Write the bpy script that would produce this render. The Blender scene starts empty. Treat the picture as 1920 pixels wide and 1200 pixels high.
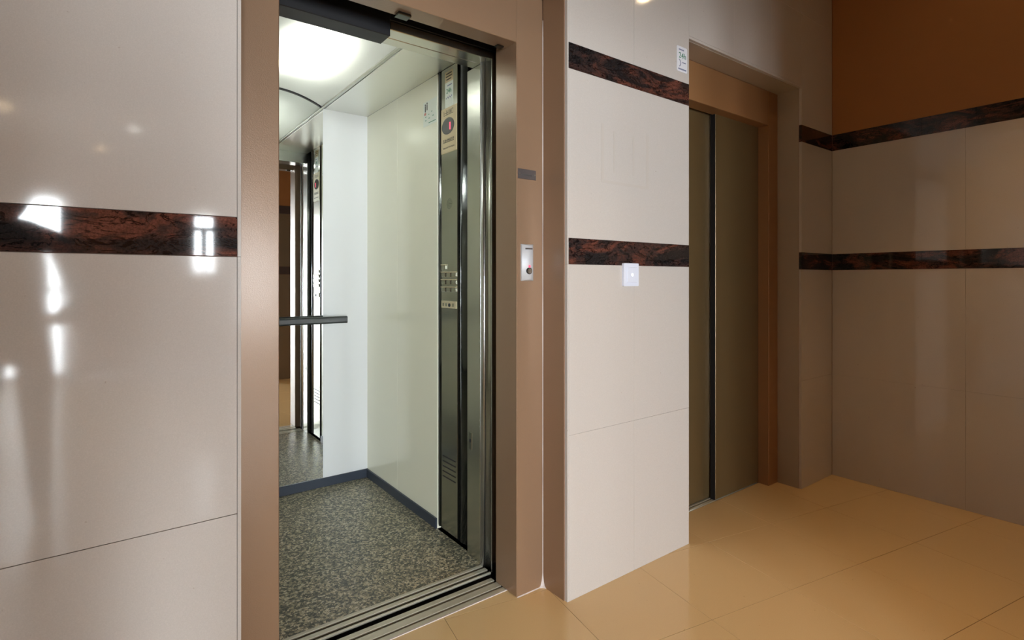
import bpy, bmesh, math, random
from mathutils import Vector, Matrix
random.seed(7)
scene = bpy.context.scene
C = scene.collection

# ------------------------------------------------------------ camera, world, light, exposure
F_PX, HORIZON, CAM_H = 1020.0, 523.5, 1.14
YAW = math.atan(767 / 1020.0)
cam_d = bpy.data.cameras.new('camera')
cam = bpy.data.objects.new('camera', cam_d); C.objects.link(cam)
cam.location = (0, 0, CAM_H)
cam.rotation_euler = (math.radians(90), 0, -YAW)
cam_d.sensor_width = 36.0
cam_d.lens = 36.0 * F_PX / 1920.0
cam_d.shift_y = -(600 - HORIZON) / 1920.0
cam_d.clip_start = 0.02
scene.camera = cam

DAY = 69.0
world = bpy.data.worlds.new('sky'); scene.world = world
world.use_nodes = True
bg = world.node_tree.nodes['Background']
bg.inputs[0].default_value = (0.93, 0.96, 1.02, 1)
bg.inputs[1].default_value = DAY

vs = scene.view_settings
vs.view_transform = 'Standard'; vs.look = 'None'
vs.exposure = 0.0; vs.gamma = 1.0; vs.use_curve_mapping = False

END_Y = -5.2          # entrance wall behind the photographer
W_Y = 1.415           # face of the tiled lift wall
F_Y = 1.545           # front face of the lift door frames
GLAZ = [(0.92, 1.20, 1.20, 1.99), (1.58, 1.98, 0.50, 1.75), (-2.25, -1.20, 0.03, 2.40), (-0.95, -0.36, 0.03, 2.10)]    # x0, x1, z0, z1 of daylight openings
for gx0, gx1, gz0, gz1 in GLAZ:                                 # sampling portals in the real openings
    ld = bpy.data.lights.new('window_daylight', 'AREA'); ld.shape = 'RECTANGLE'
    ld.size = gx1 - gx0; ld.size_y = gz1 - gz0
    ld.cycles.is_portal = True
    lo = bpy.data.objects.new('window_daylight', ld); C.objects.link(lo)
    lo.location = ((gx0 + gx1) / 2, END_Y - 0.22, (gz0 + gz1) / 2)
    lo.rotation_euler = (math.radians(90), 0, 0)                # shines towards +Y

# ------------------------------------------------------------ materials
MATS = {}
def new_mat(name):
    m = bpy.data.materials.new(name); m.use_nodes = True
    MATS[name] = m
    nt = m.node_tree
    return m, nt, nt.nodes['Principled BSDF']
def plain(name, col, rough=0.5, metal=0.0, spec=0.5, coat=0.0, bump=0.0, bscale=300, emit=None, estr=0):
    m, nt, b = new_mat(name)
    b.inputs['Base Color'].default_value = (*col, 1)
    b.inputs['Roughness'].default_value = rough
    b.inputs['Metallic'].default_value = metal
    b.inputs['Specular IOR Level'].default_value = spec
    b.inputs['Coat Weight'].default_value = coat
    if emit:
        b.inputs['Emission Color'].default_value = (*emit, 1)
        b.inputs['Emission Strength'].default_value = estr
    if bump:
        tc = nt.nodes.new('ShaderNodeTexCoord')
        n = nt.nodes.new('ShaderNodeTexNoise'); n.inputs['Scale'].default_value = bscale
        n.inputs['Detail'].default_value = 2
        bp = nt.nodes.new('ShaderNodeBump'); bp.inputs['Strength'].default_value = bump
        bp.inputs['Distance'].default_value = 0.002
        nt.links.new(tc.outputs['Object'], n.inputs['Vector'])
        nt.links.new(n.outputs['Fac'], bp.inputs['Height'])
        nt.links.new(bp.outputs['Normal'], b.inputs['Normal'])
    return m
def ramp(nt, fac, stops):
    r = nt.nodes.new('ShaderNodeValToRGB')
    el = r.color_ramp.elements
    while len(el) < len(stops): el.new(0.5)
    for e, (p, c) in zip(el, stops):
        e.position = p; e.color = (*c, 1)
    nt.links.new(fac, r.inputs['Fac'])
    return r.outputs['Color']
def geo_pos(nt):
    return nt.nodes.new('ShaderNodeNewGeometry').outputs['Position']
def noise(nt, vec, scale, detail=2, rough=0.5, dist=0.0):
    n = nt.nodes.new('ShaderNodeTexNoise')
    n.inputs['Scale'].default_value = scale; n.inputs['Detail'].default_value = detail
    n.inputs['Roughness'].default_value = rough; n.inputs['Distortion'].default_value = dist
    nt.links.new(vec, n.inputs['Vector'])
    return n.outputs['Fac']
def mix(nt, fac, a, b, mode='MIX'):
    n = nt.nodes.new('ShaderNodeMix'); n.data_type = 'RGBA'; n.blend_type = mode
    if isinstance(fac, float): n.inputs[0].default_value = fac
    else: nt.links.new(fac, n.inputs[0])
    for s, v in ((6, a), (7, b)):
        if isinstance(v, tuple): n.inputs[s].default_value = (*v, 1)
        else: nt.links.new(v, n.inputs[s])
    return n.outputs[2]

def tile_mat(name, base, speck, rough, dark=0.06, spec=0.5):
    m, nt, b = new_mat(name)
    p = geo_pos(nt)
    n1 = noise(nt, p, 420, 3, 0.6)
    fine = ramp(nt, n1, [(0.36, tuple(c * (1 - dark) for c in base)), (0.62, base), (0.8, speck)])
    n2 = noise(nt, p, 60, 2)
    spots = ramp(nt, n2, [(0.74, (1, 1, 1)), (0.80, (0.72, 0.66, 0.6))])
    nt.links.new(mix(nt, 1.0, fine, spots, 'MULTIPLY'), b.inputs['Base Color'])
    b.inputs['Roughness'].default_value = rough
    b.inputs['Specular IOR Level'].default_value = spec
    return m
tile_mat('tile', (0.60, 0.552, 0.515), (0.64, 0.595, 0.56), 0.07)
tile_mat('floor_tile', (0.72, 0.535, 0.29), (0.75, 0.565, 0.32), 0.12, 0.05)
plain('tile_shaded', (0.20, 0.14, 0.085), 0.6)  # darker copy of the wall tile, with shade put into its colour
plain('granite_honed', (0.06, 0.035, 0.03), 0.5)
plain('grout', (0.42, 0.25, 0.20), 0.9)
plain('floor_grout', (0.27, 0.19, 0.11), 0.9)

m, nt, b = new_mat('granite')
p = geo_pos(nt)
mp = nt.nodes.new('ShaderNodeMapping'); mp.inputs['Scale'].default_value = (2.2, 2.2, 6.5)
nt.links.new(p, mp.inputs['Vector'])
v = mp.outputs['Vector']
big = noise(nt, v, 2.3, 6, 0.62, 1.2)
col = ramp(nt, big, [(0.42, (0.022, 0.019, 0.019)), (0.51, (0.055, 0.030, 0.026)), (0.585, (0.13, 0.048, 0.033)), (0.75, (0.20, 0.08, 0.056))])
vein = noise(nt, v, 3.1, 5, 0.6, 2.0)
vcol = ramp(nt, vein, [(0.475, (1, 1, 1)), (0.497, (0.12, 0.12, 0.13)), (0.503, (0.12, 0.12, 0.13)), (0.53, (1, 1, 1))])
gr = ramp(nt, noise(nt, p, 260, 3, 0.7), [(0.35, (0.6, 0.6, 0.6)), (0.65, (1.25, 1.2, 1.2))])
nt.links.new(mix(nt, 1.0, mix(nt, 1.0, col, vcol, 'MULTIPLY'), gr, 'MULTIPLY'), b.inputs['Base Color'])
b.inputs['Roughness'].default_value = 0.04

def bronze(name, col, rough, metal, bump, coat=0.0):
    m, nt, b = new_mat(name)
    b.inputs['Base Color'].default_value = (*col, 1)
    b.inputs['Roughness'].default_value = rough
    b.inputs['Metallic'].default_value = metal
    b.inputs['Coat Weight'].default_value = coat; b.inputs['Coat Roughness'].default_value = 0.22
    p = geo_pos(nt)
    vo = nt.nodes.new('ShaderNodeTexNoise'); vo.inputs['Scale'].default_value = 380; vo.inputs['Detail'].default_value = 1
    nt.links.new(p, vo.inputs['Vector'])
    bp = nt.nodes.new('ShaderNodeBump'); bp.inputs['Strength'].default_value = bump; bp.inputs['Distance'].default_value = 0.001
    nt.links.new(vo.outputs['Fac'], bp.inputs['Height'])
    nt.links.new(bp.outputs['Normal'], b.inputs['Normal'])
bronze('bronze', (0.29, 0.18, 0.11), 0.32, 0.25, 0.4, 0.6)
bronze('bronze_dark', (0.36, 0.185, 0.08), 0.35, 0.2, 0.15)
bronze('door_olive', (0.17, 0.115, 0.05), 0.32, 0.3, 0.08)

def brushed(name, col, rough, aniso=0.0, axis=2):
    m, nt, b = new_mat(name)
    p = geo_pos(nt)
    mp = nt.nodes.new('ShaderNodeMapping')
    s = [700, 700, 700]; s[axis] = 6
    mp.inputs['Scale'].default_value = s
    nt.links.new(p, mp.inputs['Vector'])
    n = noise(nt, mp.outputs['Vector'], 1.0, 2)
    r = nt.nodes.new('ShaderNodeMapRange')
    r.inputs[3].default_value = rough * 0.92; r.inputs[4].default_value = rough * 1.08
    nt.links.new(n, r.inputs[0]); nt.links.new(r.outputs[0], b.inputs['Roughness'])
    b.inputs['Base Color'].default_value = (*col, 1)
    b.inputs['Metallic'].default_value = 1.0
    return m
brushed('steel', (0.66, 0.66, 0.61), 0.24)
brushed('steel_ceiling', (0.80, 0.80, 0.75), 0.34, axis=0)
brushed('steel_panel', (0.54, 0.54, 0.47), 0.20)
plain('chrome', (0.72, 0.72, 0.74), 0.24, 1.0)
plain('steel_dark', (0.10, 0.105, 0.11), 0.14, 1.0)
plain('sill_alu', (0.60, 0.58, 0.48), 0.42, 0.4)
plain('trim_alu', (0.52, 0.52, 0.46), 0.3, 1.0)
plain('mirror', (0.86, 0.89, 0.88), 0.01, 1.0)
plain('laminate', (0.86, 0.85, 0.70), 0.16)
plain('laminate_white', (0.76, 0.78, 0.79), 0.3)
plain('skirting', (0.035, 0.045, 0.065), 0.35)
plain('black', (0.006, 0.006, 0.008), 0.5)
plain('shaft_black', (0.012, 0.012, 0.013), 0.9)
plain('rail_black', (0.018, 0.021, 0.022), 0.32)
plain('terracotta', (0.42, 0.175, 0.055), 0.75, bump=0.1, bscale=120)
plain('ceiling_paint', (0.24, 0.15, 0.09), 0.8)
plain('plastic_white', (0.76, 0.80, 0.93), 0.3)
plain('reveal_beige', (0.42, 0.35, 0.28), 0.35)
plain('sealant', (0.60, 0.54, 0.52), 0.6)
plain('plate_beige', (0.60, 0.50, 0.30), 0.45)
plain('button_beige', (0.50, 0.44, 0.27), 0.4)
plain('ink', (0.06, 0.055, 0.05), 0.6)
plain('ink_blue', (0.22, 0.24, 0.36), 0.6)
plain('ink_green', (0.03, 0.20, 0.10), 0.6)
plain('ink_red', (0.55, 0.22, 0.18), 0.6)
plain('paper', (0.80, 0.80, 0.86), 0.4)
plain('paper_clear', (0.70, 0.74, 0.66), 0.4)
plain('display_glass', (0.10, 0.10, 0.095), 0.15)
plain('led_red', (0.5, 0.02, 0.04), 0.4, emit=(1.0, 0.06, 0.12), estr=2.2)
plain('led_white', (0.9, 0.95, 1.0), 0.4, emit=(0.9, 0.97, 1.0), estr=1.6)
plain('lamp_tube', (1, 1, 1), 0.5, emit=(0.97, 1.0, 0.92), estr=380.0)
plain('lamp_warm', (1, 1, 1), 0.5, emit=(1.0, 0.72, 0.40), estr=60.0)
plain('lamp_cool', (1, 1, 1), 0.5, emit=(0.95, 1.0, 0.95), estr=60.0)
plain('lamp_box', (0.22, 0.22, 0.22), 0.6)
plain('nameplate_grey', (0.16, 0.14, 0.14), 0.3, 0.6)
plain('window_frame', (0.08, 0.07, 0.06), 0.4)

m, nt, b = new_mat('cab_floor')
p = geo_pos(nt)
vo = nt.nodes.new('ShaderNodeTexVoronoi'); vo.inputs['Scale'].default_value = 135
nt.links.new(p, vo.inputs['Vector'])
sp = nt.nodes.new('ShaderNodeSeparateColor'); nt.links.new(vo.outputs['Color'], sp.inputs[0])
n2 = noise(nt, p, 34, 2, 0.5)
chips = ramp(nt, sp.outputs[0], [(0.0, (0.055, 0.06, 0.052)), (0.30, (0.12, 0.12, 0.10)), (0.55, (0.27, 0.25, 0.18)), (0.80, (0.52, 0.45, 0.31)), (1.0, (0.66, 0.62, 0.50))])
dust = ramp(nt, noise(nt, p, 260, 2, 0.6), [(0.35, (0.55, 0.55, 0.55)), (0.65, (1.35, 1.33, 1.28))])
c1 = mix(nt, 1.0, chips, dust, 'MULTIPLY')
c2 = ramp(nt, n2, [(0.3, (0.75, 0.77, 0.75)), (0.7, (1.1, 1.1, 1.08))])
nt.links.new(mix(nt, 1.0, c1, c2, 'MULTIPLY'), b.inputs['Base Color'])
b.inputs['Roughness'].default_value = 0.33

m = bpy.data.materials.new('diffuser'); m.use_nodes = True; MATS['diffuser'] = m
nt = m.node_tree; nt.nodes.clear()
out = nt.nodes.new('ShaderNodeOutputMaterial')
tr = nt.nodes.new('ShaderNodeBsdfTranslucent'); tr.inputs[0].default_value = (0.72, 0.74, 0.70, 1)
df = nt.nodes.new('ShaderNodeBsdfDiffuse'); df.inputs[0].default_value = (0.72, 0.73, 0.70, 1)
gl = nt.nodes.new('ShaderNodeBsdfGlossy'); gl.inputs[0].default_value = (0.8, 0.8, 0.8, 1); gl.inputs['Roughness'].default_value = 0.3
m1 = nt.nodes.new('ShaderNodeMixShader'); m1.inputs[0].default_value = 0.5
m2 = nt.nodes.new('ShaderNodeMixShader'); m2.inputs[0].default_value = 0.08
nt.links.new(tr.outputs[0], m1.inputs[1]); nt.links.new(df.outputs[0], m1.inputs[2])
nt.links.new(m1.outputs[0], m2.inputs[1]); nt.links.new(gl.outputs[0], m2.inputs[2])
nt.links.new(m2.outputs[0], out.inputs[0])

m = bpy.data.materials.new('pane'); m.use_nodes = True; MATS['pane'] = m
nt = m.node_tree; nt.nodes.clear()
out = nt.nodes.new('ShaderNodeOutputMaterial')
tr = nt.nodes.new('ShaderNodeBsdfTransparent'); tr.inputs[0].default_value = (0.95, 0.97, 0.96, 1)
gl = nt.nodes.new('ShaderNodeBsdfGlossy'); gl.inputs['Roughness'].default_value = 0.0
fr = nt.nodes.new('ShaderNodeFresnel'); fr.inputs[0].default_value = 1.5
m1 = nt.nodes.new('ShaderNodeMixShader')
nt.links.new(fr.outputs[0], m1.inputs[0]); nt.links.new(tr.outputs[0], m1.inputs[1]); nt.links.new(gl.outputs[0], m1.inputs[2])
nt.links.new(m1.outputs[0], out.inputs[0])

# ------------------------------------------------------------ helpers
def link(name, me, mat, parent=None):
    if mat: me.materials.append(MATS[mat])
    o = bpy.data.objects.new(name, me); C.objects.link(o)
    if parent is not None:
        o.parent = parent
        o.matrix_parent_inverse = Matrix.Translation(parent.location).inverted() if parent.parent is None and parent.type == 'EMPTY' else Matrix.Identity(4)
    return o
def bm_box(bm, x0, x1, y0, y1, z0, z1, bevel=0.0):
    vs_ = [bm.verts.new((x, y, z)) for x in (x0, x1) for y in (y0, y1) for z in (z0, z1)]
    fs = []
    for idx in ((0, 1, 3, 2), (4, 6, 7, 5), (0, 4, 5, 1), (2, 3, 7, 6), (0, 2, 6, 4), (1, 5, 7, 3)):
        fs.append(bm.faces.new([vs_[i] for i in idx]))
    if bevel:
        es = list({e for f in fs for e in f.edges})
        bmesh.ops.bevel(bm, geom=es, offset=bevel, segments=1, affect='EDGES')
def finish(bm, name, mat, parent, smooth=False):
    bmesh.ops.recalc_face_normals(bm, faces=bm.faces)
    me = bpy.data.meshes.new(name); bm.to_mesh(me); bm.free()
    if smooth:
        for pl in me.polygons: pl.use_smooth = True
    return link(name, me, mat, parent)
def box(name, b6, mat, parent=None, bevel=0.0):
    bm = bmesh.new(); bm_box(bm, *b6, bevel)
    return finish(bm, name, mat, parent)
def boxes(name, lst, mat, parent=None, bevel=0.0):
    bm = bmesh.new()
    for b6 in lst: bm_box(bm, *b6, bevel)
    return finish(bm, name, mat, parent)
def prism(name, pts, a0, a1, axis, mat, parent=None, smooth=False):
    """closed outline pts (2-D) extruded along axis from a0 to a1.  axis 'z': pts=(x,y); 'y': pts=(x,z); 'x': pts=(y,z)"""
    bm = bmesh.new()
    def P(u, v, a):
        return {'z': (u, v, a), 'y': (u, a, v), 'x': (a, u, v)}[axis]
    A = [bm.verts.new(P(u, v, a0)) for u, v in pts]
    B = [bm.verts.new(P(u, v, a1)) for u, v in pts]
    n = len(pts)
    bm.faces.new(A); bm.faces.new(B[::-1])
    side = [bm.faces.new((A[i], A[(i + 1) % n], B[(i + 1) % n], B[i])) for i in range(n)]
    bmesh.ops.recalc_face_normals(bm, faces=bm.faces)
    if smooth:
        for f in side: f.smooth = True
    me = bpy.data.meshes.new(name); bm.to_mesh(me); bm.free()
    o = link(name, me, mat, parent)
    return o
def ell(cx, cy, rx, ry, n=32):
    return [(cx + rx * math.cos(2 * math.pi * i / n), cy + ry * math.sin(2 * math.pi * i / n)) for i in range(n)]
def rrect(x0, x1, y0, y1, r, k=5):
    pts = []
    for cx, cy, a in ((x1 - r, y1 - r, 0), (x0 + r, y1 - r, 90), (x0 + r, y0 + r, 180), (x1 - r, y0 + r, 270)):
        for i in range(k + 1):
            t = math.radians(a + 90 * i / k); pts.append((cx + r * math.cos(t), cy + r * math.sin(t)))
    return pts
def empty(name, loc, label, cat, group=None):
    o = bpy.data.objects.new(name, None); C.objects.link(o); o.location = loc
    o.empty_display_size = 0.1
    tag(o, label, cat, group)
    return o
def tag(o, label, cat, group=None):
    o['label'] = label; o['category'] = cat
    if group: o['group'] = group
    return o
def struct(o):
    o['kind'] = 'structure'; return o
def text(name, s, size, mat, parent, origin, xdir, zdir=(0, 0, 1), align='CENTER', depth=0.0004):
    cu = bpy.data.curves.new(name, 'FONT'); cu.body = s; cu.size = size; cu.align_x = align; cu.align_y = 'CENTER'
    cu.extrude = depth
    tmp = bpy.data.objects.new('tmp', cu); C.objects.link(tmp)
    dg = bpy.context.evaluated_depsgraph_get()
    me = bpy.data.meshes.new_from_object(tmp.evaluated_get(dg))
    bpy.data.objects.remove(tmp); bpy.data.curves.remove(cu)
    x = Vector(xdir); z = Vector(zdir); n = x.cross(z)
    M = Matrix((x, z, n)).transposed().to_4x4(); M.translation = Vector(origin)
    me.transform(M); me.materials.clear()
    return link(name, me, mat, parent)

# ------------------------------------------------------------ the room shell
H = 3.0
XL, XR = -2.5, 3.40            # lobby extents in X
CX, CY = 1.42, -0.50
PX = 2.20                      # side wall of the passage behind that corner           # corner where the side hall meets the entrance passage
def s_box(name, b6, mat, parent=None, bevel=0.0):
    o = box(name, b6, mat, parent, bevel)
    return struct(o) if parent is None else o

floor = s_box('floor', (XL, XR + 0.1, END_Y, 1.608, -0.05, -0.0012), 'floor_grout')
struct(boxes('ceiling', [(XL, XR + 0.2, CY - 0.1, 1.60, H, H + 0.1), (XL, PX + 0.2, END_Y - 0.2, CY - 0.1, 2.6, 2.7), (XL, XR + 0.2, CY - 0.2, CY - 0.1, 2.7, H)], 'ceiling_paint'))
s_box('shade_beam', (XL, CX + 0.014, CY - 0.2, CY - 0.02, 2.0, H - 0.001), 'ceiling_paint')  # unseen low beam, added to darken the tops of the walls
# floor tiles, laid about ten degrees off the walls
A = math.radians(-10.55); TS = 0.4; J = 0.0016
e1 = Vector((math.cos(A), math.sin(A))); e2 = Vector((-math.sin(A), math.cos(A)))
N0 = Vector((1.63, 1.053))
planes = [((0, 1.6065, 0), (0, 1, 0)), ((XR + 0.02, 0, 0), (1, 0, 0)), ((XL + 0.02, 0, 0), (-1, 0, 0)), ((0, END_Y + 0.02, 0), (0, -1, 0))]
ft_me = None
for i in range(-18, 12):
    for j in range(-20, 8):
        c = N0 + e1 * TS * (i + 0.5) + e2 * TS * (j + 0.5)
        r = 0.29
        if c.x < XL - r or c.x > XR + r or c.y > 1.6065 + r or c.y < END_Y - r: continue
        if c.x > PX + 0.35 and c.y < CY - 0.35: continue
        inside = XL + r < c.x < XR - r and END_Y + r < c.y < 1.6065 - r
        if inside and ft_me:
            o = bpy.data.objects.new('floor_tile', ft_me); C.objects.link(o); o.parent = floor
            o.location = (c.x, c.y, 0); o.rotation_euler = (0, 0, A); continue
        bm = bmesh.new(); hs = TS / 2 - J / 2
        bm_box(bm, -hs, hs, -hs, hs, -0.009, 0.0, 0.0005)
        if inside:
            o = finish(bm, 'floor_tile', 'floor_tile', floor); ft_me = o.data
            o.location = (c.x, c.y, 0); o.rotation_euler = (0, 0, A); continue
        bmesh.ops.transform(bm, matrix=Matrix.Translation((c.x, c.y, 0)) @ Matrix.Rotation(A, 4, 'Z'), verts=bm.verts)
        for co, no in planes:
            r_ = bmesh.ops.bisect_plane(bm, geom=bm.verts[:] + bm.edges[:] + bm.faces[:], plane_co=co, plane_no=no, clear_outer=True)
            es = [e for e in r_['geom_cut'] if isinstance(e, bmesh.types.BMEdge)]
            if es: bmesh.ops.holes_fill(bm, edges=es)
        if len(bm.faces) < 4: bm.free(); continue
        finish(bm, 'floor_tile', 'floor_tile', floor)

# tiled lift wall.  Masonry behind the tiles, openings for the two lifts
O1 = (0.262, 1.308); O2 = (2.018, 3.030); OH = 2.177
TT = 0.014
wb = struct(boxes('wall_back', [(XL, O1[0], W_Y + TT, 1.70, 0, H), (O1[1], O2[0], W_Y + TT, 1.70, 0, H), (O2[1], XR + 0.15, W_Y + TT, 1.70, 0, H),
                         (O1[0], O1[1], W_Y + TT, 1.70, OH + 0.001, H), (O2[0], O2[1], W_Y + TT, 1.70, OH + 0.001, H)], 'grout'))
ROWS = [(0.0, 0.587, 'tile'), (0.587, 1.193, 'tile'), (1.193, 1.286, 'granite'), (1.286, 1.887, 'tile'), (1.887, 1.979, 'granite'), (1.979, 2.58, 'tile'), (2.58, H, 'tile')]
def tile_y(x0, x1, z0, z1, mat, g=0.0006, name=None):
    pr = 0.0008 if mat == 'granite' else random.uniform(-0.0002, 0.0002)
    o = box(name or ('wall_tile' if mat == 'tile' else 'granite_strip'), (x0 + g / 2, x1 - g / 2, W_Y - pr, W_Y + TT, z0 + g / 2, z1 - g / 2), mat, wb, 0.0005)
for z0, z1, mt in ROWS:
    # left of the open lift
    xs = [XL, -2.145, -1.545, -0.945, -0.345, 0.2535] if mt == 'tile' else [XL, -0.9, 0.2535]
    for a, b_ in zip(xs, xs[1:]): tile_y(a, b_, z0, z1, mt, 0.0014)
    # pier between the lifts
    xs = [1.3145, 1.662, 2.018] if mt == 'tile' else [1.3145, 2.018]
    if z0 > 1.0 and z0 < 1.5 and mt == 'tile': xs = [1.3145, 2.018]
    for a, b_ in zip(xs, xs[1:]): tile_y(a, b_, z0, z1, mt)
    # right of the closed lift
    tile_y(3.030, XR, z0, z1, mt)
# slim edge pieces beside the open lift
for z0, z1 in ((0, 1.193), (1.193, 2.177)):
    tile_y(0.2535, 0.262, z0, z1, 'tile', name='edge_tile')
    tile_y(1.308, 1.3145, z0, z1, 'tile', name='edge_tile')
for xs, z0 in (([0.262, 0.61, 0.96, 1.3145], OH), ([2.018, 2.370, 2.713, 3.030], OH)):
    for a, b_ in zip(xs, xs[1:]):
        tile_y(a, b_, z0 + 0.012, 2.58, 'tile')
    tile_y(xs[0], xs[-1], z0, z0 + 0.012, 'tile', name='edge_tile')
    for a, b_ in zip(xs, xs[1:]): tile_y(a, b_, 2.58, H, 'tile')

plain('adhesive', (0.575, 0.522, 0.478), 0.25)
for b6 in ((1.478, 1.492, 1.50, 1.72), (1.735, 1.749, 1.50, 1.72), (1.492, 1.735, 1.50, 1.510), (1.545, 1.552, 1.545, 1.70), (1.655, 1.663, 1.545, 1.70)):
    box('adhesive_mark', (b6[0], b6[1], W_Y - 0.0006, W_Y + 0.001, b6[2], b6[3]), 'adhesive', wb)

# right-hand wall: tiles below, paint above the upper granite band
wr = s_box('wall_right', (XR + 0.014, XR + 0.2, CY - 0.2, 1.43, 0, H), 'grout')
for z0, z1, mt in ROWS[:5]:
    ys = [1.414, 0.80, 0.19, -0.42, CY] if mt == 'tile' else [1.414, 0.98, 0.42, -0.2, CY]
    for a, b_ in zip(ys, ys[1:]):
        g = 0.0004
        box('wall_tile' if mt == 'tile' else 'granite_strip', (XR - (0.0008 if mt == 'granite' else 0), XR + TT, b_ + g / 2, a - g / 2, z0 + g / 2, z1 - g / 2), mt, wr, 0.0005)
box('painted_plaster', (XR + 0.003, XR + TT, CY, 1.4145, 1.979, H), 'terracotta', wr)

# the passage behind the photographer
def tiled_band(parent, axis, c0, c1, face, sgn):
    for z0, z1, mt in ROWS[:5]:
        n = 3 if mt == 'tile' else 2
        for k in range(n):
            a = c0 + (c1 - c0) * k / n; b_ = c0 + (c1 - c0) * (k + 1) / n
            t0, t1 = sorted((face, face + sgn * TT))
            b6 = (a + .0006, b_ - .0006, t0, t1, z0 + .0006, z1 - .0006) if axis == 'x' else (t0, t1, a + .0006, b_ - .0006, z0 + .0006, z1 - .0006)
            box('wall_tile' if mt == 'tile' else 'granite_strip', b6, 'tile_shaded' if mt == 'tile' else 'granite_honed', parent)
w = s_box('wall_corner', (CX + TT, XR + 0.2, CY - 0.2, CY - TT, 0, H), 'terracotta')
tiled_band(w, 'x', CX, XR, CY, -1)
w = s_box('wall_passage', (PX + TT, PX + 0.2, END_Y, CY - 0.2, 0, 2.7), 'terracotta')
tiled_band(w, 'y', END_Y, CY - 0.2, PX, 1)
w = s_box('wall_left', (XL - 0.2, XL - TT, END_Y - 0.2, 1.70, 0, H), 'terracotta')
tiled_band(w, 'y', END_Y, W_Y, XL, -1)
# entrance wall with its glazing
e0, e1_ = END_Y - 0.2, END_Y
spans = sorted(GLAZ)
bl, xp = [], XL
for gx0, gx1, gz0, gz1 in spans:
    bl += [(xp, gx0, e0, e1_, 0, 2.7), (gx0, gx1, e0, e1_, 0, gz0), (gx0, gx1, e0, e1_, gz1, 2.7)]
    xp = gx1
bl.append((xp, PX + 0.2, e0, e1_, 0, 2.7))
struct(boxes('wall_entrance', bl, 'terracotta'))
def glazing(name, g, bars):
    gx0, gx1, gz0, gz1 = g; fw = 0.035
    o = struct(boxes(name, [(gx0, gx0 + fw, e0 + .05, e0 + .1, gz0, gz1), (gx1 - fw, gx1, e0 + .05, e0 + .1, gz0, gz1), (gx0, gx1, e0 + .05, e0 + .1, gz0, gz0 + fw), (gx0, gx1, e0 + .05, e0 + .1, gz1 - fw, gz1)], 'window_frame'))
    for b6 in bars: box('glazing_bar', b6, 'window_frame', o)
    box('pane', (gx0, gx1, e0 + .07, e0 + .076, gz0, gz1), 'pane', o)
g = GLAZ[0]; xm = (g[0] + g[1]) / 2
glazing('window_1', g, [(g[0], g[1], e0 + .05, e0 + .1, 1.77, 1.82), (xm - .03, xm + .03, e0 + .05, e0 + .1, g[2], 1.77)])
g = GLAZ[1]
glazing('window_2', g, [(g[0], g[1], e0 + .05, e0 + .1, 1.2, 1.24)])
g = GLAZ[2]; xm = (g[0] + g[1]) / 2
glazing('door_1', g, [(g[0], g[1], e0 + .05, e0 + .1, 2.03, 2.10), (xm - .04, xm + .04, e0 + .05, e0 + .1, g[2], 2.03)])

g = GLAZ[3]
glazing('window_3', g, [(g[0], g[1], e0 + .05, e0 + .1, 1.0, 1.05)])
w = s_box('shade_column', (-0.95 + TT, -0.57 - TT, -1.35 + TT, -1.0 - TT, 0, 2.6), 'terracotta')  # unseen column, added to keep daylight off the left of the lift wall
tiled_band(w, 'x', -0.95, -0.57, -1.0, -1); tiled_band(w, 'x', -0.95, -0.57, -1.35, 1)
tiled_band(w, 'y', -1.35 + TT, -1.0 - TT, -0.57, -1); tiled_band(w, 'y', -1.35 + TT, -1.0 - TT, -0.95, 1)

# recessed ceiling lamps of the lobby, the last one added
def downlight(x, y, z, mat, label, watts=0):
    t = empty('downlight', (x, y, z), label, 'ceiling lamp', 'recessed ceiling lamps')
    prism('bulb', ell(x, y, 0.038, 0.038, 24), z - 0.006, z - 0.002, 'z', mat, t)
    bm = bmesh.new()
    a = [bm.verts.new((x + 0.055 * math.cos(k * math.pi / 12), y + 0.055 * math.sin(k * math.pi / 12), z - 0.001)) for k in range(24)]
    b_ = [bm.verts.new((x + 0.05 * math.cos(k * math.pi / 12), y + 0.05 * math.sin(k * math.pi / 12), z - 0.009)) for k in range(24)]
    c = [bm.verts.new((x + 0.038 * math.cos(k * math.pi / 12), y + 0.038 * math.sin(k * math.pi / 12), z - 0.009)) for k in range(24)]
    d = [bm.verts.new((x + 0.038 * math.cos(k * math.pi / 12), y + 0.038 * math.sin(k * math.pi / 12), z - 0.001)) for k in range(24)]
    for p_, q_ in ((a, b_), (b_, c), (c, d), (d, a)):
        for k in range(24): bm.faces.new((p_[k], p_[(k + 1) % 24], q_[(k + 1) % 24], q_[k]))
    finish(bm, 'ring', 'trim_alu', t)
    if watts:
        sd = bpy.data.lights.new('downlight_beam', 'SPOT'); sd.energy = watts; sd.color = (1.0, 0.60, 0.27)
        sd.spot_size = math.radians(62); sd.spot_blend = 0.8; sd.shadow_soft_size = 0.04
        so = bpy.data.objects.new('downlight_beam', sd); C.objects.link(so)
        so.parent = t; so.location = (0, 0, -0.012)
downlight(0.24, -3.57, 2.6, 'lamp_cool', 'recessed white ceiling lamp in the entrance passage')
downlight(-0.02, -4.75, 2.6, 'lamp_warm', 'recessed warm ceiling lamp next to the entrance wall')
downlight(-0.66, -3.37, 2.6, 'lamp_warm', 'recessed warm ceiling lamp by the left passage wall')
downlight(2.86, 0.48, H, 'lamp_warm', 'recessed warm ceiling lamp above the side hall', 60)
downlight(1.30, 0.65, H, 'lamp_warm', 'added warm ceiling lamp brightening the floor by the open lift', 80)  # extra lamp, put in to brighten the floor

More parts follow.
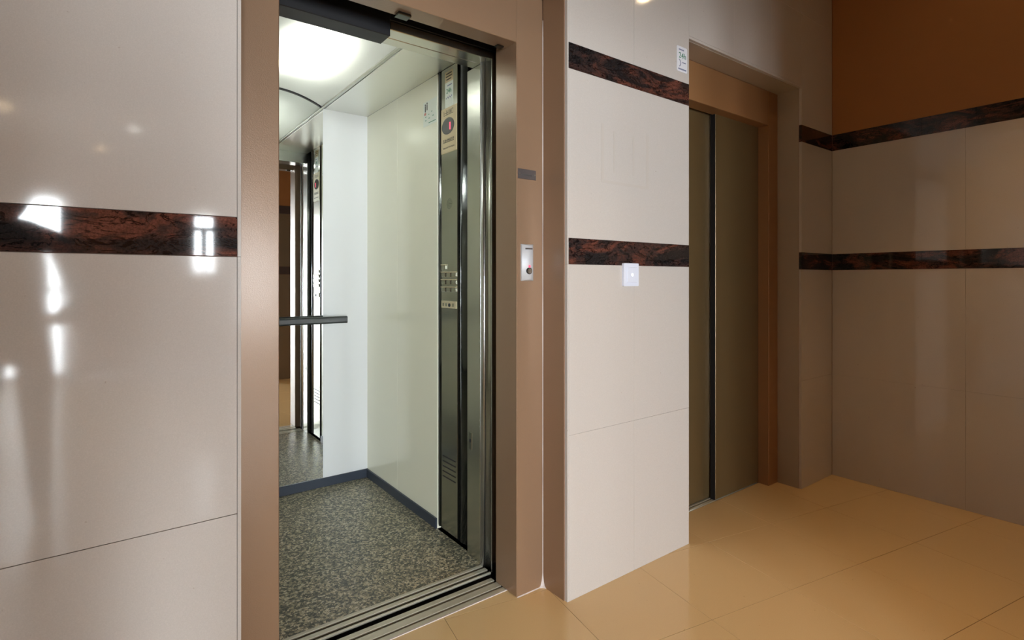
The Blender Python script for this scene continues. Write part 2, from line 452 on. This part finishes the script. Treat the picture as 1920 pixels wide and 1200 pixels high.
# ------------------------------------------------------------ lift shaft (dark masonry round the cab)
struct(boxes('wall_shaft', [(0.02, 1.45, 3.30, 3.40, -0.3, H), (-0.08, 0.02, 1.70, 3.40, -0.3, H), (1.45, 1.55, 1.70, 3.40, -0.3, H),
                     (-0.08, 1.55, 1.70, 3.40, H, H + 0.1), (-0.08, 1.55, 1.61, 3.40, -0.4, -0.3),
                     (1.9, 3.2, 1.76, 1.80, -0.05, H), (-0.08, 1.55, 1.608, 1.70, -0.3, -0.035), (1.9, 3.2, 1.608, 1.80, -0.08, -0.035)], 'shaft_black'))

# ------------------------------------------------------------ lift door frames
JL, JR, JH = 0.379, 1.183, 1.988
def door_frame(name, x0, x1, jl, jr, ydeep, label):
    """x0..x1 masonry opening, jl..jr clear opening"""
    t = empty(name, ((x0 + x1) / 2, F_Y, 0), label, 'door frame')
    bv = 0.002
    box('jamb', (x0 + 0.004, jl, F_Y, ydeep, 0, JH), 'bronze', t, bv)
    box('jamb', (jr, x1 - 0.004, F_Y, ydeep, 0, OH - 0.002), 'bronze', t, bv)
    box('jamb_extension', (x0 + 0.004, jl, F_Y, ydeep, JH, OH - 0.002), 'bronze', t, bv)
    box('header', (jl + 0.0005, jr - 0.0005, F_Y, min(1.622, ydeep), JH, OH - 0.002), 'bronze', t, bv)
    box('reveal_lining', (x0 - 0.0005, x0 + 0.003, W_Y + TT + 0.0005, F_Y, 0, OH), 'bronze', t)
    box('reveal_lining', (x1 - 0.003, x1 + 0.0005, W_Y + TT + 0.0005, F_Y, 0, OH), 'bronze', t)
    box('soffit_lining', (x0 + 0.003, x1 - 0.003, W_Y + TT + 0.0005, F_Y, OH - 0.002, OH + 0.0005), 'bronze', t)
    return t
fr1 = door_frame('lift_door_frame', O1[0], O1[1], JL, JR, 1.675, 'bronze painted steel door frame around the open lit lift')
fr2 = door_frame('lift_door_frame', O2[0], O2[1], 2.130, 2.932, 1.64, 'dark bronze door frame around the closed lift doors')
for ch in fr2.children:
    if ch.name.split('.')[0] in ('jamb', 'jamb_extension', 'header'):
        ch.data.materials[0] = MATS['bronze_dark']
    else:
        ch.data.materials[0] = MATS['reveal_beige']
# inner return of the jamb and small fittings of the first frame
box('latch_bracket', (0.745, 0.79, 1.585, 1.620, JH - 0.010, JH), 'steel_dark', fr1, 0.002)
box('latch_bracket', (1.135, 1.165, 1.596, 1.620, JH - 0.006, JH), 'steel_dark', fr1, 0.002)
# sealant bead in the corner of reveal and frame, spread at the foot
x, y = O1[1] - 0.003, F_Y
bm = bmesh.new()
rings = []
zs = [0.0, 0.006, 0.02, 0.05] + [0.1 + 0.1 * k for k in range(21)]
for z in zs:
    s = 0.020 if z == 0 else 0.011 if z < 0.01 else 0.006 if z < 0.03 else 0.0020 + random.uniform(-0.0009, 0.0006)
    rings.append([bm.verts.new((x, y, z)), bm.verts.new((x - s, y, z)), bm.verts.new((x - s * .4, y - s * .4, z)), bm.verts.new((x, y - s, z))])
for a, b_ in zip(rings, rings[1:]):
    for k in range(4): bm.faces.new((a[k], a[(k + 1) % 4], b_[(k + 1) % 4], b_[k]))
bm.faces.new(rings[0]); bm.faces.new(rings[-1][::-1])
finish(bm, 'sealant_bead', 'sealant', fr1)
prism('floor_sealant', [(F_Y - 0.003, 0), (F_Y, 0), (F_Y, 0.0025)], JR + 0.002, O1[1] - 0.02, 'x', 'sealant', fr1)

# landing sill of the open lift
sl = empty('landing_sill', (0.78, 1.66, 0), 'ribbed aluminium threshold in front of the open lift', 'threshold')
boxes('sill_rib', [(JL - 0.06, JR, 1.6095, 1.629, -0.03, 0.002)], 'sill_alu', sl, 0.0008)
box('sill_rib', (JL - 0.06, JR, 1.6395, 1.671, -0.03, 0.002), 'sill_alu', sl, 0.0008)
box('sill_rib', (JL - 0.06, JR, 1.684, 1.7055, -0.03, 0.002), 'sill_alu', sl, 0.0008)
box('groove_bed', (JL - 0.06, JR, 1.6095, 1.7055, -0.034, -0.006), 'black', sl)
box('sealant_line', (JL, JR, 1.6035, 1.6100, -0.001, 0.0025), 'sealant', sl)

# ------------------------------------------------------------ the cab
CL, CR, CB, CF, CZ = 0.222, 1.222, 3.02, 1.81, 2.078
cab = empty('lift_cab', (0.722, 2.4, 0), 'open lift cab with mirror, handrail, pale walls and speckled floor', 'elevator')
# floor in two sheets
box('floor_sheet', (CL, CR, CF, 2.435, -0.04, 0.0), 'cab_floor', cab)
box('floor_sheet', (CL, CR, 2.4362, CB, -0.04, 0.0), 'cab_floor', cab)
box('underframe', (CL - 0.02, CR + 0.02, 1.738, CB + 0.02, -0.10, -0.041), 'black', cab)
cs = box('car_sill', (JL - 0.06, JR + 0.02, 1.738, CF, -0.04, -0.006), 'black', cab)
for a, b_ in ((1.738, 1.746), (1.761, 1.781), (1.795, 1.8095)):
    box('sill_rib', (JL - 0.06, 1.205, a, b_, -0.006, 0.002), 'sill_alu', cs, 0.0008)
# right wall
box('wall_panel', (CR, CR + 0.02, 2.1935, 2.6155, 0.0, CZ), 'laminate', cab, 0.0006)
box('wall_panel', (CR, CR + 0.02, 2.6165, CB, 0.0, CZ), 'laminate', cab, 0.0006)
# left wall
box('wall_panel', (CL - 0.02, CL, CF + 0.04, 2.4, 0.0, CZ), 'laminate', cab, 0.0006)
box('wall_panel', (CL - 0.02, CL, 2.401, CB, 0.0, CZ), 'laminate', cab, 0.0006)
# back wall
MX = 0.967
box('back_panel', (CL - 0.02, MX, CB, CB + 0.02, 0.0, 2.25), 'laminate_white', cab)
box('back_panel', (MX, CR + 0.02, CB - 0.004, CB + 0.02, 0.0, CZ), 'laminate_white', cab, 0.0006)
VW0, VW1 = 0.477, 0.967      # springing lines of the vaulted light
def vault_pts(n=20, z0=CZ + 0.006, rise=0.062):
    xc, hw = (VW0 + VW1) / 2, (VW1 - VW0) / 2
    return [(xc + hw * (2 * k / n - 1), z0 + rise * (1 - (2 * k / n - 1) ** 2)) for k in range(n + 1)]
vp = vault_pts()
mir_out = [(CL + 0.01, 0.05), (MX, 0.05), (MX, CZ)] + [(x, z - 0.003) for x, z in vp[::-1]] + [(VW0, CZ), (CL + 0.01, CZ)]
prism('mirror', mir_out, CB - 0.005, CB - 0.0002, 'y', 'mirror', cab)
# dark arched trim between mirror and light vault
bm = bmesh.new()
lo_, hi_ = [], []
for yv, arr in ((CB - 0.012, lo_), (CB - 0.005, hi_)):
    for x, z in vp: arr.append((bm.verts.new((x, yv, z - 0.009)), bm.verts.new((x, yv, z - 0.001))))
for k in range(len(vp) - 1):
    a, b_ = lo_[k], lo_[k + 1]; c, d = hi_[k], hi_[k + 1]
    for q in ((a[0], b_[0], b_[1], a[1]), (c[0], c[1], d[1], d[0]), (a[0], c[0], d[0], b_[0]), (a[1], b_[1], d[1], c[1])): bm.faces.new(q)
bm.faces.new((lo_[0][0], lo_[0][1], hi_[0][1], hi_[0][0])); bm.faces.new((lo_[-1][0], hi_[-1][0], hi_[-1][1], lo_[-1][1]))
finish(bm, 'mirror_trim', 'black', cab)
# skirting
sk = 0.048
box('skirting', (CL, CR, CB - 0.014, CB - 0.0055, 0.0, sk), 'skirting', cab, 0.001)
box('skirting', (CR - 0.009, CR - 0.0002, 2.1935, CB - 0.0145, 0.0, sk), 'skirting', cab, 0.001)
box('skirting', (CL + 0.0002, CL + 0.009, CF + 0.05, CB - 0.0145, 0.0, sk), 'skirting', cab, 0.001)
# ceiling
box('ceiling_panel', (VW1 + 0.010, CR, 2.028, CB, CZ, CZ + 0.012), 'steel_ceiling', cab, 0.0008)
box('ceiling_panel', (CL, VW0 - 0.010, 2.028, CB, CZ, CZ + 0.012), 'steel_ceiling', cab, 0.0008)
box('ceiling_panel', (CL, CR, 1.87, 2.0275, CZ, CZ + 0.012), 'steel_ceiling', cab, 0.0008)
for xa in (VW1 - 0.012, VW0 - 0.002):
    box('ceiling_trim', (xa, xa + 0.014, 2.028, CB - 0.006, CZ - 0.003, CZ + 0.006), 'trim_alu', cab, 0.0008)
box('ceiling_groove', (VW1 + 0.002, VW1 + 0.010, 2.028, CB, CZ + 0.006, CZ + 0.02), 'black', cab)
box('ceiling_groove', (VW0 - 0.010, VW0 - 0.002, 2.028, CB, CZ + 0.006, CZ + 0.02), 'black', cab)
bm = bmesh.new()
A_ = [bm.verts.new((x, 2.022, z)) for x, z in vp]; B_ = [bm.verts.new((x, CB - 0.001, z)) for x, z in vp]
for k in range(len(vp) - 1):
    f = bm.faces.new((A_[k], A_[k + 1], B_[k + 1], B_[k])); f.smooth = True
finish(bm, 'light_diffuser', 'diffuser', cab, True)
ZT = 2.40
lb = boxes('light_housing', [(VW0 - 0.012, VW0 - 0.002, 2.02, CB, CZ + 0.02, ZT), (VW1 + 0.002, VW1 + 0.012, 2.02, CB, CZ + 0.02, ZT), (VW0, VW1, 2.02 - 0.01, 2.02, CZ + 0.013, ZT),
                        (VW0, VW1, CB, CB + 0.01, 2.25, ZT), (VW0 - 0.012, VW1 + 0.012, 2.02, CB, ZT, ZT + 0.01)], 'lamp_box', cab)
for xt in (0.695, 0.745):
    o = prism('lamp_tube', ell(xt, 2.178, 0.011, 0.011, 12), 2.25, 2.68, 'y', 'lamp_tube', cab, True)
# handrail in front of the mirror
hr = prism('handrail', rrect(2.935, 2.967, 0.899, 0.937, 0.009), 0.37, 1.076, 'x', 'rail_black', cab, False)
for xb in (0.45, 0.98):
    prism('rail_bracket', [(xb + u - 0.0, v) for u, v in ell(0, 0.918, 0.009, 0.009, 12)], 2.966, CB - 0.0055, 'y', 'rail_black', hr)
# front of the cab: transom, posts
box('transom', (CL, 1.2555, CF + 0.005, 1.87, 2.000, 2.10), 'steel', cab, 0.002)
box('transom_rail', (0.79, 1.2555, 1.750, CF + 0.004, 2.0005, 2.03), 'steel', cab, 0.002)
box('door_operator_cover', (0.10, 0.785, 1.735, CF + 0.004, 1.970, 2.26), 'black', cab, 0.002)
box('door_operator_box', (0.785, 1.2555, 1.745, CF + 0.004, 2.031, 2.26), 'black', cab, 0.002)
# retracted sliding panels of the car door behind the left jamb
box('sliding_door', (-0.015, 0.372, 1.748, 1.758, 0.004, 1.968), 'steel', cab, 0.002)
box('sliding_door', (-0.015, 0.372, 1.783, 1.793, 0.004, 1.968), 'steel', cab, 0.002)
box('front_return', (CL - 0.02, JL, CF + 0.004, CF + 0.05, 0, 2.0), 'steel', cab, 0.002)
# right: strike posts
pts = [(1.205, 1.7845), (1.205, 1.8135), (1.255, 1.8135), (1.255, 1.7845)]
prism('door_post', [(1.2035, 1.788), (1.2015, 1.794), (1.2010, 1.800), (1.2015, 1.806), (1.2035, 1.812), (1.255, 1.812), (1.255, 1.786), (1.206, 1.786)], 0.003, 1.999, 'z', 'chrome', cab, True)
cc = [(1.2085 + 0.010 * math.sin(math.pi * k / 10), 1.7385 + 0.046 * k / 10) for k in range(11)]
prism('strike_channel', cc + [(1.255, 1.7845), (1.255, 1.7385)], 0.003, 1.999, 'z', 'steel', cab, True)
box('strike_edge', (1.2065, 1.256, 1.7345, 1.7382, 0.003, 1.999), 'chrome', cab)
box('front_post', (1.205, 1.262, 1.8145, 1.911, 0.001, 1.999), 'steel', cab, 0.0015)
lk = box('latch_plate', (1.2035, 1.2055, 1.874, 1.897, 0.442, 0.512), 'steel_panel', cab, 0.0008)
prism('keyhole', ell(1.886, 0.478, 0.006, 0.008, 14), 1.2030, 1.2036, 'x', 'black', lk)
box('post_backing', (CR + 0.02, 1.262, 1.91, 2.20, 0.0, CZ), 'black', cab)

# ------------------------------------------------------------ control panel of the cab
cp = box('control_panel', (CR - 0.001, CR + 0.012, 2.0165, 2.1525, 0.02, CZ - 0.002), 'steel_panel', cab, 0.0006)
cp['label'] = 'brushed steel control panel with buttons, floor display and speaker'
def strip(name, y0, y1, mat, depth):
    n = 12
    pts = [(CR + 0.010 - depth * math.sin(math.pi * k / n), y0 + (y1 - y0) * k / n) for k in range(n + 1)]
    return prism(name, pts + [(CR + 0.019, y1), (CR + 0.019, y0)], 0.02, CZ - 0.002, 'z', mat, cab, True)
strip('panel_edge', 2.1535, 2.1925, 'steel_dark', 0.012)
strip('panel_edge', 1.9395, 2.0155, 'steel_dark', 0.014)
FX = CR - 0.001              # face of the control panel
def on_panel(name, y0, y1, z0, z1, t, mat, parent=cp, bevel=0.0):
    return box(name, (FX - t, FX + 0.0002, y0, y1, z0, z1), mat, parent, bevel)
pl = on_panel('display_plate', 2.018, 2.151, 1.700, 1.8995, 0.003, 'plate_beige', cp, 0.0008)
DX = FX - 0.003
prism('display', ell(2.090, 1.816, 0.050, 0.034), DX - 0.0015, DX + 0.0005, 'x', 'display_glass', cp)
prism('display_rim', [(2.090 + 0.053 * math.cos(t_), 1.817 + 0.037 * math.sin(t_)) for t_ in [2 * math.pi * k / 32 for k in range(32)]], DX - 0.0008, DX + 0.0004, 'x', 'ink', cp)
on_panel('digit_one', 2.0665, 2.0735, 1.798, 1.829, 0.0055, 'led_red', cp)
# row of stroke marks standing for the worn print on the plate
def worn_print(y0, y1, z, hgt, n, mat, x, tilt=0.0):
    bm = bmesh.new()
    wdt = (y1 - y0) / n
    for k in range(n):
        ya = y0 + wdt * k; yb = ya + wdt * 0.78
        st = 0.0022 if hgt > 0.008 else 0.0012
        segs = random.sample(['l', 'r', 't', 'b', 'm'], 3)
        for s_ in segs:
            if s_ == 'l': bm_box(bm, x - 0.0004, x, ya, ya + st, z - hgt / 2, z + hgt / 2)
            if s_ == 'r': bm_box(bm, x - 0.0004, x, yb - st, yb, z - hgt / 2, z + hgt / 2)
            if s_ == 't': bm_box(bm, x - 0.0004, x, ya, yb, z + hgt / 2 - st, z + hgt / 2)
            if s_ == 'b': bm_box(bm, x - 0.0004, x, ya, yb, z - hgt / 2, z - hgt / 2 + st)
            if s_ == 'm': bm_box(bm, x - 0.0004, x, ya, yb, z - st / 2, z + st / 2)
    return bm
finish(worn_print(2.046, 2.130, 1.877, 0.022, 6, 'ink', DX), 'printed_word', 'ink', cp)
finish(worn_print(2.040, 2.134, 1.756, 0.010, 9, 'ink', DX), 'printed_line', 'ink', cp)
finish(worn_print(2.040, 2.134, 1.7475, 0.004, 16, 'ink', DX), 'printed_line', 'ink', cp)
finish(worn_print(2.036, 2.136, 1.722, 0.006, 14, 'ink', DX), 'printed_line', 'ink', cp)
# speaker holes
for ring in range(4):
    for k in range(1 if ring == 0 else ring * 6):
        a = 2 * math.pi * k / max(1, ring * 6)
        prism('speaker_hole', ell(2.083 + 0.007 * ring * math.cos(a), 1.473 + 0.007 * ring * math.sin(a), 0.002, 0.002, 6), FX - 0.0004, FX + 0.0002, 'x', 'steel_dark', cp)
# buttons
def button(yc, zc, w_=0.030, h_=0.018, mark=True):
    o = on_panel('button', yc - w_ / 2, yc + w_ / 2, zc - h_ / 2, zc + h_ / 2, 0.006, 'steel_panel', cp, 0.0015)
    return o
for zc, cols in ((1.193, (2.128,)), (1.160, (2.128, 2.084, 2.040)), (1.127, (2.128, 2.084, 2.040)), (1.094, (2.128, 2.084, 2.040))):
    for yc in cols:
        button(yc, zc, 0.034, 0.019)
        on_panel('button_highlight', yc - 0.019, yc + 0.019, zc + 0.0095, zc + 0.0135, 0.0085, 'button_beige', cp, 0.0006)  # beige bar painted as the highlight along the button's top
kp = on_panel('key_plate', 2.022, 2.148, 1.012, 1.044, 0.004, 'button_beige', cp, 0.001)
prism('key_switch', ell(2.075, 1.026, 0.008, 0.008, 16), FX - 0.007, FX - 0.003, 'x', 'black', cp)
for k, yc in enumerate((2.13, 2.105, 2.045)):
    on_panel('key_mark', yc - 0.006, yc + 0.006, 1.020, 1.034, 0.0046, 'steel_panel', cp)
for k in range(5):
    on_panel('vent_slit', 2.030, 2.142, 0.256 + 0.0225 * k, 0.261 + 0.0225 * k, 0.0008, 'black', cp)

# stickers inside the cab
st = empty('notice_sticker', (FX - 0.0005, 2.086, 1.98), 'narrow notice sticker above the floor display of the lift', 'sticker')
box('upper_label', (FX - 0.0006, FX, 2.052, 2.120, 2.012, 2.060), 'plate_beige', st)
box('lower_label', (FX - 0.0006, FX, 2.052, 2.120, 1.9005, 2.0115), 'paper_clear', st)
for z, ya, yb in ((2.049, 2.062, 2.110), (2.037, 2.060, 2.112), (2.024, 2.066, 2.108)): box('printed_line', (FX - 0.0010, FX - 0.0006, ya, yb, z - .0025, z + .0025), 'ink', st)
text('printed_mark', '24h', 0.030, 'ink_green', st, (FX - 0.0008, 2.086, 1.972), (0, -1, 0))
for k in range(6): box('printed_letter', (FX - 0.0010, FX - 0.0006, 2.060 + k * 0.009, 2.066 + k * 0.009, 1.943 - (k % 2) * .004, 1.949 - (k % 2) * .004), 'ink_blue', st)
box('printed_line', (FX - 0.0010, FX - 0.0006, 2.06, 2.10, 1.994, 1.999), 'ink_blue', st)

WX = CR
st = empty('safety_sticker', (WX - 0.0005, 2.26, 1.92), 'pale passenger notice stuck on the cab wall beside the control panel', 'sticker')
box('label_sheet', (WX - 0.0006, WX, 2.198, 2.328, 1.862, 1.978), 'paper_clear', st)
def wl(name, lst, mat):
    for y0, y1, z0, z1 in lst: box(name, (WX - 0.0010, WX - 0.0006, y0, y1, z0, z1), mat, st)
wl('figure_mark', [(2.303, 2.312, 1.930, 1.958), (2.286, 2.294, 1.936, 1.962)], 'ink')
prism('figure_head', ell(2.3075, 1.9635, 0.005, 0.005, 12), WX - 0.001, WX - 0.0006, 'x', 'ink', st)
prism('figure_head', ell(2.290, 1.968, 0.005, 0.005, 12), WX - 0.001, WX - 0.0006, 'x', 'ink', st)
wl('red_mark', [(2.300, 2.318, 1.915, 1.927)], 'ink_red')
wl('printed_line', [(2.297, 2.309, 1.905, 1.908), (2.268, 2.278, 1.912, 1.915), (2.240, 2.250, 1.920, 1.923), (2.297, 2.309, 1.888, 1.891), (2.262, 2.276, 1.893, 1.896), (2.225, 2.238, 1.898, 1.901), (2.206, 2.276, 1.872, 1.875)], 'ink_green')

# ------------------------------------------------------------ closed lift
d2 = empty('closed_lift_door', (2.53, 1.66, 0), 'closed two-panel sliding lift door in dark olive metal', 'elevator door')
box('black_edge', (2.5095, 2.5148, 1.606, 1.631, 0.006, JH + 0.02), 'black', d2)  # black strip along a vertical edge of the front panel
box('black_edge', (2.9292, 2.9318, 1.606, 1.631, 0.006, JH + 0.02), 'black', d2)
box('door_panel', (2.515, 2.929, 1.605, 1.632, 0.006, JH + 0.02), 'door_olive', d2, 0.0015)
box('door_panel', (2.10, 2.56, 1.645, 1.670, 0.006, JH + 0.02), 'door_olive', d2, 0.0015)
box('door_track_cover', (2.10, 2.94, 1.70, 1.74, 0.0, 2.2), 'black', d2)
sl2 = empty('closed_lift_sill', (2.53, 1.66, 0), 'grey metal threshold under the closed lift doors', 'threshold')
box('sill_rib', (2.13, 2.93, 1.6095, 1.628, -0.03, 0.002), 'sill_alu', sl2, 0.0008)
box('sill_rib', (2.13, 2.93, 1.638, 1.652, -0.03, 0.002), 'sill_alu', sl2, 0.0008)
box('sill_rib', (2.13, 2.93, 1.662, 1.70, -0.03, 0.002), 'sill_alu', sl2, 0.0008)
box('groove_bed', (2.13, 2.93, 1.6095, 1.70, -0.034, -0.018), 'black', sl2)

# ------------------------------------------------------------ small things on the walls
# call panel with convex face
t = empty('call_panel', (1.228, F_Y, 1.20), 'silver lift call panel with red light on the bronze frame', 'call button')
x0, x1, z0, z1 = 1.2005, 1.2555, 1.134, 1.2665
n = 14
bm = bmesh.new()
grid = []
for k in range(n + 1):
    u = k / n; s = math.sin(math.pi * u)
    grid.append([(x0 + (x1 - x0) * u, F_Y - 0.004 - 0.012 * s, z) for z in (z0 + 0.004 * s, z1 - 0.004 * s)])
V = [[bm.verts.new(p_) for p_ in row] for row in grid]
Bk = [[bm.verts.new((row[0][0], F_Y, z)) for z in (z0, z1)] for row in grid]
for k in range(n):
    f = bm.faces.new((V[k][0], V[k + 1][0], V[k + 1][1], V[k][1])); f.smooth = True
    bm.faces.new((Bk[k][0], Bk[k][1], Bk[k + 1][1], Bk[k + 1][0]))
    bm.faces.new((V[k][0], Bk[k][0], Bk[k + 1][0], V[k + 1][0])); bm.faces.new((V[k][1], V[k + 1][1], Bk[k + 1][1], Bk[k][1]))
bm.faces.new((V[0][0], V[0][1], Bk[0][1], Bk[0][0])); bm.faces.new((V[n][0], Bk[n][0], Bk[n][1], V[n][1]))
bmesh.ops.recalc_face_normals(bm, faces=bm.faces)
me = bpy.data.meshes.new('housing'); bm.to_mesh(me); bm.free()
plain('call_silver', (0.60, 0.61, 0.64), 0.6, 0.3)
link('housing', me, 'call_silver', t)
fy = F_Y - 0.016
prism('button', ell(1.228, 1.170, 0.0095, 0.0095, 24), fy - 0.0025, fy + 0.004, 'y', 'steel', t)
prism('button_rim', ell(1.228, 1.170, 0.0125, 0.0125, 24), fy - 0.001, fy + 0.004, 'y', 'steel_dark', t)
prism('indicator', ell(1.228, 1.1865, 0.0038, 0.0038, 16), fy - 0.0032, fy + 0.003, 'y', 'led_red', t)
box('printed_band', (1.213, 1.243, fy - 0.0003, fy + 0.004, 1.2475, 1.2525), 'nameplate_grey', t)
# nameplate
t = empty('name_plate', (1.229, F_Y, 1.52), 'small dark grey name plate on the bronze frame above the call panel', 'sign')
box('plate', (1.187, 1.270, F_Y - 0.003, F_Y, 1.502, 1.5375), 'nameplate_grey', t, 0.0008)
for xs_ in (1.194, 1.263):
    prism('screw', ell(xs_, 1.52, 0.003, 0.003, 12), F_Y - 0.0045, F_Y - 0.002, 'y', 'trim_alu', t)
box('engraved_line', (1.204, 1.250, F_Y - 0.0034, F_Y - 0.002, 1.514, 1.519), 'ink', t)
# light switch
t = empty('light_switch', (1.6345, W_Y, 1.157), 'white square light switch with glowing dot under the granite band', 'switch')
wy = W_Y - 0.0009
prism('frame_plate', rrect(1.591, 1.678, 1.113, 1.2015, 0.004), wy - 0.009, wy, 'y', 'plastic_white', t)
box('rocker', (1.609, 1.666, wy - 0.0125, wy - 0.008, 1.1275, 1.1865), 'plastic_white', t, 0.0015)
prism('indicator', ell(1.6365, 1.157, 0.0055, 0.0055, 16), wy - 0.0135, wy - 0.012, 'y', 'led_white', t)
# sticker on the pier
t = empty('emergency_sticker', (1.968, W_Y, 2.073), 'white 24h sticker at the top edge of the tiled pier', 'sticker')
sy = W_Y - 0.0004
prism('label_sheet', rrect(1.932, 2.003, 2.020, 2.127, 0.006), sy - 0.0012, sy, 'y', 'paper', t)
sy2 = sy - 0.0012
text('printed_mark', '24h', 0.034, 'ink_green', t, (1.970, sy2 - 0.0002, 2.088), (1, 0, 0))
for xa, xb, za, zb in ((1.945, 1.980, 2.111, 2.116), (1.941, 1.996, 2.028, 2.034), (1.968, 1.993, 2.059, 2.063)):
    box('printed_line', (xa, xb, sy2 - 0.0004, sy2, za, zb), 'ink_blue', t)
arc = [(1.943 + 0.017 * math.cos(math.radians(a)), 2.056 + 0.017 * math.sin(math.radians(a))) for a in range(-70, 81, 15)]
arc2 = [(1.943 + 0.013 * math.cos(math.radians(a)), 2.056 + 0.013 * math.sin(math.radians(a))) for a in range(80, -71, -15)]
prism('handset_mark', arc + arc2, sy2 - 0.0004, sy2, 'y', 'ink_blue', t)

# ------------------------------------------------------------ the photographer, standing just behind the viewpoint
def photographer(px_, py_):
    t = empty('person', (px_, py_, 0), 'person in a dark jacket and trousers standing facing the lifts', 'person')
    V, Ed, Rd = [], [], []
    def add(p_, r_, prev=None):
        V.append((px_ + p_[0], py_ + p_[1], p_[2])); Rd.append(r_ if isinstance(r_, tuple) else (r_, r_))
        if prev is not None: Ed.append((prev, len(V) - 1))
        return len(V) - 1
    pel = add((0, 0, 0.88), (0.15, 0.115))
    wa = add((0, 0.0, 1.03), (0.145, 0.105), pel)
    chs = add((0, 0.0, 1.22), (0.165, 0.115), wa)
    nk0 = add((0, -0.005, 1.36), (0.10, 0.08), chs)
    nk1 = add((0, 0.0, 1.43), (0.055, 0.055), nk0)
    for s_ in (-1, 1):
        hip = add((0.085 * s_, 0, 0.80), 0.095, pel)
        kn = add((0.10 * s_, 0.02, 0.47), 0.065, hip)
        an = add((0.11 * s_, -0.01, 0.10), 0.045, kn)
        he = add((0.115 * s_, 0.0, 0.045), 0.042, an)
        add((0.13 * s_, 0.15, 0.032), 0.032, he)
        sh = add((0.185 * s_, -0.01, 1.315), 0.062, nk0)
        el_ = add((0.245 * s_, -0.03, 1.05), 0.047, sh)
        wr_ = add((0.20 * s_, 0.18, 0.965), 0.033, el_)
        pm = add((0.175 * s_, 0.25, 0.965), (0.036, 0.02), wr_)
        for k in range(4):
            f0 = add((0.175 * s_ + (k - 1.5) * 0.017 * s_, 0.295, 0.965), 0.009, pm)
            f1 = add((0.172 * s_ + (k - 1.5) * 0.017 * s_, 0.325 - abs(k - 1.3) * 0.005, 0.952), 0.008, f0)
            add((0.170 * s_ + (k - 1.5) * 0.016 * s_, 0.338 - abs(k - 1.3) * 0.006, 0.932), 0.007, f1)
        th = add((0.140 * s_, 0.262, 0.965), 0.0095, pm)
        add((0.125 * s_, 0.29, 0.96), 0.008, th)
    me = bpy.data.meshes.new('body'); me.from_pydata(V, Ed, [])
    o = bpy.data.objects.new('body', me); C.objects.link(o)
    bm = bmesh.new(); bm.from_mesh(me); bm.verts.ensure_lookup_table()
    ly = bm.verts.layers.skin.verify()
    for k, r_ in enumerate(Rd): bm.verts[k][ly].radius = r_
    bm.verts[0][ly].use_root = True
    bm.to_mesh(me); bm.free()
    md = o.modifiers.new('skin', 'SKIN'); md.use_smooth_shade = True
    o.modifiers.new('sub', 'SUBSURF').levels = 2
    dg = bpy.context.evaluated_depsgraph_get()
    nm = bpy.data.meshes.new_from_object(o.evaluated_get(dg)); nm.name = 'body'
    bpy.data.objects.remove(o)
    nm.materials.clear()
    for mn in ('cloth_dark', 'cloth_trousers', 'skin', 'shoe'): nm.materials.append(MATS[mn])
    for pl_ in nm.polygons:
        c = pl_.center; pl_.use_smooth = True
        hand = c.y - py_ > 0.17 and 0.85 < c.z < 1.05
        pl_.material_index = 2 if (c.z > 1.39 or hand) else 3 if c.z < 0.085 else 1 if c.z < 0.93 else 0
    link('body', nm, None, t)
    bm = bmesh.new()
    bmesh.ops.create_uvsphere(bm, u_segments=32, v_segments=24, radius=1.0)
    for v_ in bm.verts:
        x_, y_, z_ = v_.co
        k_ = 1.0 if z_ > 0 else 1.0 + 0.28 * z_
        x_ *= 0.078 * k_; y_ *= 0.098 * (k_ if y_ < 0 else 1.0 + 0.08 * min(z_, 0)); z_ *= 0.118
        if y_ > 0.05:
            nz = math.exp(-((z_ + 0.012) / 0.022) ** 2) * math.exp(-(x_ / 0.014) ** 2); y_ += 0.022 * nz
            y_ -= 0.010 * math.exp(-((z_ - 0.012) / 0.012) ** 2) * math.exp(-((abs(x_) - 0.032) / 0.015) ** 2)
            y_ += 0.005 * math.exp(-((z_ + 0.052) / 0.010) ** 2) * math.exp(-(x_ / 0.025) ** 2)
        v_.co = (px_ + x_, py_ + 0.02 + y_, 1.525 + z_)
    hd = finish(bm, 'head', 'skin', t, True)
    for s_ in (-1, 1):
        prism('eye', ell(px_ + 0.031 * s_, 1.536, 0.011, 0.006, 14), py_ + 0.02 + 0.076, py_ + 0.02 + 0.085, 'y', 'ink', hd)
        bm = bmesh.new(); bmesh.ops.create_uvsphere(bm, u_segments=12, v_segments=8, radius=1.0)
        for v_ in bm.verts: v_.co = (px_ + 0.078 * s_ + v_.co.x * 0.009, py_ + 0.015 + v_.co.y * 0.02, 1.525 + v_.co.z * 0.032)
        finish(bm, 'ear', 'skin', hd, True)
    prism('mouth', ell(px_, 1.470, 0.022, 0.004, 14), py_ + 0.02 + 0.07, py_ + 0.02 + 0.092, 'y', 'ink_red', hd)
    bm = bmesh.new(); bmesh.ops.create_uvsphere(bm, u_segments=28, v_segments=20, radius=1.0)
    for v_ in bm.verts:
        x_, y_, z_ = v_.co
        v_.co = (px_ + x_ * 0.086, py_ + 0.006 + y_ * (0.100 if y_ < 0 else 0.088), 1.548 + (z_ * 0.105 if z_ > -0.2 else -0.021 - (0.05 if y_ < 0 else 0) * (-z_)))
    finish(bm, 'hair', 'hair', t, True)
plain('cloth_dark', (0.035, 0.032, 0.032), 0.9)
plain('cloth_trousers', (0.05, 0.05, 0.06), 0.9)
plain('skin', (0.48, 0.29, 0.21), 0.55)
plain('shoe', (0.03, 0.025, 0.02), 0.5)
plain('hair', (0.03, 0.02, 0.015), 0.6)
photographer(-0.35, -0.62)
